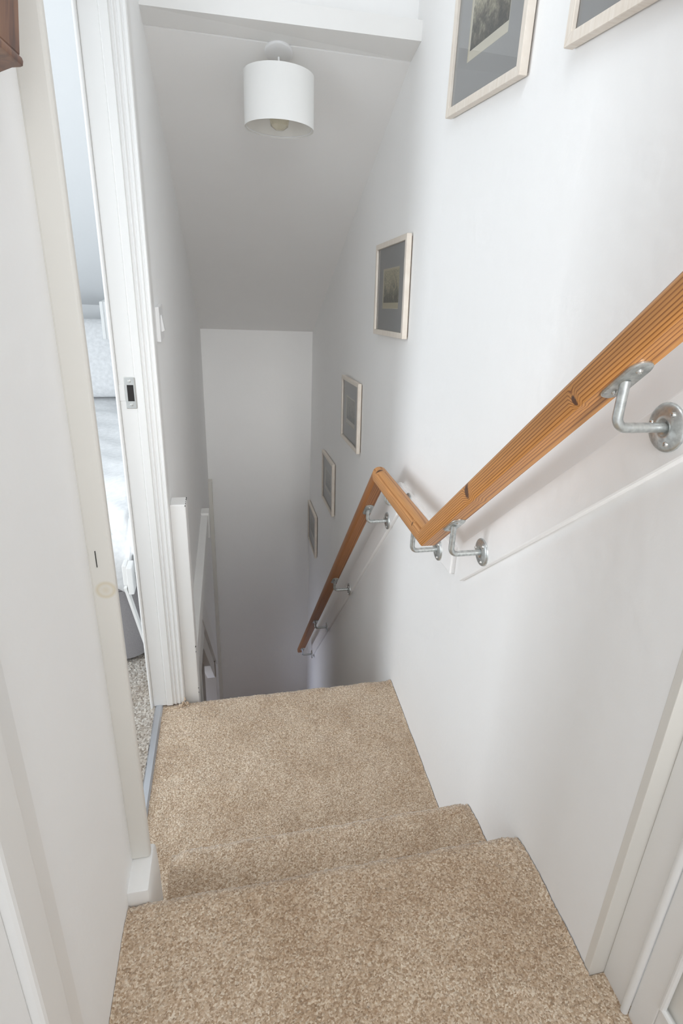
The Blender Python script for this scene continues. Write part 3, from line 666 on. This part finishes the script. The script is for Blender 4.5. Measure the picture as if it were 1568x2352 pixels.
# ------------------------------------------------------------------ dark wooden wall-hung piece of unknown kind at the top left
mw, tw, bw = mat('dark_walnut', (0.20, 0.075, 0.03), 0.35)
tc = nd(tw, 'ShaderNodeTexCoord'); mp = nd(tw, 'ShaderNodeMapping'); mp.inputs['Scale'].default_value = (30, 30, 4); tw.links.new(tc.outputs['Object'], mp.inputs[0])
nz_ = nd(tw, 'ShaderNodeTexNoise', Scale=1.6, Detail=5.0, Distortion=1.2); tw.links.new(mp.outputs[0], nz_.inputs['Vector'])
rr_ = ramp(tw, nz_.outputs[0], [(0.3, (0.075, 0.024, 0.011)), (0.5, (0.17, 0.062, 0.026)), (0.72, (0.26, 0.115, 0.05))]); tw.links.new(rr_.outputs[0], bw.inputs['Base Color'])
mf = thing('wooden_wall_piece', 'dark brown wooden corner of a wall-hung piece at the top left', 'wall_piece', (XN, 0.55, 1.54))
def lean(bm, k=0.125):
    for v in bm.verts:
        if v.co.x > XN+0.012: v.co.x += max(0.0, v.co.z-1.527)*k
    return bm
bm = NB(); prism(bm, [(XN+0.001, 1.534), (-0.1725, 1.534), (-0.1725, 2.0), (XN+0.001, 2.0)], 'y', 0.25, 0.660, 0.0015); bm_obj('piece_side', lean(bm), mw, mf)
bm = NB(); prism(bm, [(XN+0.001, 1.516), (XN+0.001, 1.5335), (-0.1718, 1.5335), (-0.1708, 1.531), (-0.1712, 1.5275), (-0.1735, 1.5265), (-0.180, 1.5255), (-0.189, 1.5215)], 'y', 0.25, 0.662); bm_obj('bottom_moulding', lean(bm), mw, mf, True)

# ------------------------------------------------------------------ bedroom beyond the doorway
BX = -2.35
bm = NB(); box(bm, BX-0.1, -0.281, 0.2, 4.0, -0.08, -0.012); struct('floor_bedroom', bm, M_WALL, label='bedroom subfloor under the oatmeal carpet')
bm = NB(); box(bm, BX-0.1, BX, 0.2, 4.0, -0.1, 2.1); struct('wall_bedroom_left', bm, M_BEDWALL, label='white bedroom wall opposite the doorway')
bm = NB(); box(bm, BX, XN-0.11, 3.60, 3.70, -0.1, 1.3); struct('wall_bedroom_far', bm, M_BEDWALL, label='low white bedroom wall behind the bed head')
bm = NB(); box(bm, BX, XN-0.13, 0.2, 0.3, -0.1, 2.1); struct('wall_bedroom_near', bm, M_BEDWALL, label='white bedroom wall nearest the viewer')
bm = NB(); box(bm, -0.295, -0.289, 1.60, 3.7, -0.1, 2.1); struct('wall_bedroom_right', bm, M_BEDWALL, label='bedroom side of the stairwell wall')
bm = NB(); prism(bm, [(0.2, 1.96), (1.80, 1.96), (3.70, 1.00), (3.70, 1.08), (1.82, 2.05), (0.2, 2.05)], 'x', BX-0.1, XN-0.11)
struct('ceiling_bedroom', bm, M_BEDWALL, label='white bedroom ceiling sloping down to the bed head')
bc = thing('bedroom_carpet', 'oatmeal looped carpet in the bedroom beyond the metal strip', 'carpet', (-1.2, 2.0, 0.0))
bm = NB()
nx_, ny_ = 120, 260
def grid_patch(bm, x0, x1, y0, y1, z, nx, ny, amp):
    rng = np.random.default_rng(5); vs = [[bm.verts.new((x0+(x1-x0)*i/nx, y0+(y1-y0)*j/ny, z+rng.normal(0, amp))) for j in range(ny+1)] for i in range(nx+1)]
    for i in range(nx):
        for j in range(ny): bm.faces.new((vs[i][j], vs[i+1][j], vs[i+1][j+1], vs[i][j+1]))
grid_patch(bm, -0.62, -0.281, 0.87, 1.95, 0.004, 90, 280, 0.0016)
bm_obj('pile', bm, M_BEDCARPET, bc, True)
bm = NB(); box(bm, BX, -0.62, 0.3, 3.6, -0.012, 0.003); box(bm, -0.62, -0.36, 1.95, 3.6, -0.012, 0.003); bm_obj('pile_beyond', bm, M_BEDCARPET, bc)
# bed
def fabric(name, col, sc, rough=0.95):
    m, t, b = mat(name, col, rough, 0, 0.2); tc = nd(t, 'ShaderNodeTexCoord')
    n = nd(t, 'ShaderNodeTexNoise', Scale=sc, Detail=4.0); t.links.new(tc.outputs['Object'], n.inputs['Vector'])
    r = ramp(t, n.outputs[0], [(0.3, tuple(c*0.92 for c in col)), (0.7, tuple(min(1, c*1.06) for c in col))]); t.links.new(r.outputs[0], b.inputs['Base Color'])
    bump(t, b, n.outputs[0], 0.0015, 0.5); return m
M_GREYFAB = fabric('grey_upholstery', (0.33, 0.315, 0.32), 300)
M_SHEET = fabric('white_bedlinen', (0.87, 0.875, 0.88), 60)
M_HEAD = fabric('white_headboard', (0.80, 0.80, 0.80), 40)
def rrect(x0, x1, y0, y1, r, n=8):
    out = []
    for cx, cy2, a0 in ((x1-r, y1-r, 0), (x0+r, y1-r, PI/2), (x0+r, y0+r, PI), (x1-r, y0+r, 3*PI/2)):
        for k in range(n+1): a = a0+PI/2*k/n; out.append((cx+r*math.cos(a), cy2+r*math.sin(a)))
    return out
bx0, bx1, by0, by1 = -1.75, -0.362, 1.785, 3.55
BX1 = -0.315
bed = thing('bed', 'bed with grey upholstered base and white duvet through the doorway', 'bed', (-1.0, 2.6, 0.0))
bm = NB(); prism(bm, rrect(bx0, bx1+0.04, by0, by1, 0.085), 'z', 0.025, 0.300); bm_obj('base', bm, M_GREYFAB, bed, True)
bm = NB(); prism(bm, rrect(bx0, bx1+0.04, by0, by1, 0.085), 'z', 0.302, 0.345); bm_obj('base_rail', bm, M_GREYFAB, bed, True)
bm = NB(); prism(bm, rrect(bx0+0.01, bx1+0.03, by0+0.01, by1, 0.085), 'z', 0.346, 0.53); bm_obj('mattress', bm, M_SHEET, bed, True)
bm = NB(); box(bm, bx0, bx1+0.03, 3.50, 3.59, 0.03, 0.84, 0.02, 3); bm_obj('headboard', bm, M_HEAD, bed)
# duvet: a draped sheet with folds, hanging over the foot in a pointed corner
bm = NB(); NX, NY = 90, 130; vs = []
for i in range(NX+1):
    row = []
    for j in range(NY+1):
        u, v = i/NX, j/NY                     # u across (left->right), v from foot hem to head
        x = bx0 + (bx1+0.042-bx0)*(1-(1-u)**1.6)
        dist_r = (1-u)*(bx1-bx0)              # from right edge
        q_ = min(1, max(0, (x+0.352)/0.022)); hem = 0.18 + 0.05*math.exp(-((x+0.364)/0.022)**2) - 0.11*q_*q_*(3-2*q_) - 0.008*math.sin(30*u) # how far the cloth hangs at the foot
        s = -hem + (1.66+hem)*v                # distance along the bed from the foot edge (negative hangs)
        rad = 0.05
        top = 0.585 + 0.012*math.sin(7*u+5*v) + 0.008*math.sin(17*v+3*u)
        if s < 0:
            y = by0 - 0.030 - 0.028*math.sin(min(1, -s/0.12)*PI/2) - 0.012*math.sin(38*u+2)*min(1, -s/0.15); z = top - 0.045 + s
        elif s < 0.08:
            a = s/0.08*PI/2; y = by0 - 0.030 + 0.045*(1-math.cos(a)); z = top - 0.045*(1-math.sin(a))
        else:
            y = by0 + 0.015 + (s-0.08); z = top
        fold = 0.006*math.sin(26*u+11*v+2*math.sin(9*v)) + 0.004*math.sin(60*v+20*u)
        row.append(bm.verts.new((x, y - (fold if s < 0 else 0), z + (fold if s >= 0 else 0))))
    vs.append(row)
for i in range(NX):
    for j in range(NY): bm.faces.new((vs[i][j], vs[i+1][j], vs[i+1][j+1], vs[i][j+1]))
dv = bm_obj('duvet', bm, M_SHEET, None, True); tag(dv, 'white rumpled duvet hanging over the foot of the bed', 'duvet')
dv.modifiers.new('thick', 'SOLIDIFY').thickness = 0.012
def pillow(name, cx, cy2, cz, w, d, h, tilt, label):
    bm = NB(); bmesh.ops.create_uvsphere(bm, u_segments=36, v_segments=20, radius=1.0)
    for v in bm.verts:
        x, y, z = v.co; e = 0.42
        f = lambda q: math.copysign(abs(q)**e, q)
        r = max(abs(x), abs(y), 1e-5)
        v.co = (f(x)*w/2, f(y)*d/2, z*h/2*(1-0.3*max(abs(f(x)), abs(f(y)))**6))
    bmesh.ops.rotate(bm, verts=bm.verts, cent=(0, 0, 0), matrix=Matrix.Rotation(math.radians(tilt), 3, 'X'))
    bmesh.ops.translate(bm, verts=bm.verts, vec=(cx, cy2, cz))
    return tag(bm_obj(name, bm, M_SHEET, None, True), label, 'pillow')
pillow('pillow', -0.72, 3.36, 0.80, 0.66, 0.42, 0.15, 66, 'white pillow propped against the headboard')
# pale square-sided lampshade beyond the bed, white stool-like piece beside the bed foot
ls = thing('bedside_lamp', 'white square-sided lampshade beside the pillow in the bedroom', 'lamp', (-0.50, 3.0, 0.59))
bm = NB(); prism(bm, [(-0.592, 2.98), (-0.44, 2.98), (-0.44, 3.11), (-0.592, 3.11)], 'z', 0.955, 1.125, 0.004); bm_obj('lampshade', bm, M_LINEN, ls)
bm = NB(); box(bm, -0.580, -0.577, 2.974, 2.982, 0.955, 1.125); bm_obj('shade_seam', bm, M_PLASTIC, ls)
bm = NB(); lathe(bm, [(0.05, 0.59), (0.05, 0.60), (0.012, 0.61), (0.010, 0.96), (0, 0.96)], (-0.507, 3.045, 0), (0, 0, 1), 20); bm_obj('lamp_stem', bm, M_PLASTIC, ls, True)
st = thing('bedside_stool', 'white stool with a splayed leg beside the foot of the bed', 'stool', (-0.335, 1.70, 0.0))
bm = NB(); box(bm, -0.3385, -0.3215, 1.640, 1.690, 0.375, 0.470, 0.003); bm_obj('stool_side', bm, M_GLOSS, st)
bm = NB(); box(bm, -0.3525, -0.3385, 1.655, 1.698, 0.400, 0.470, 0.003); bm_obj('stool_rail', bm, M_GLOSS, st)
bm = NB(); prism(bm, [(-0.350, 0.40), (-0.342, 0.40), (-0.3015, 0.17), (-0.3015, 0.006), (-0.3080, 0.006), (-0.3080, 0.17)], 'y', 1.640, 1.665); bm_obj('leg', bm, M_GLOSS, st)
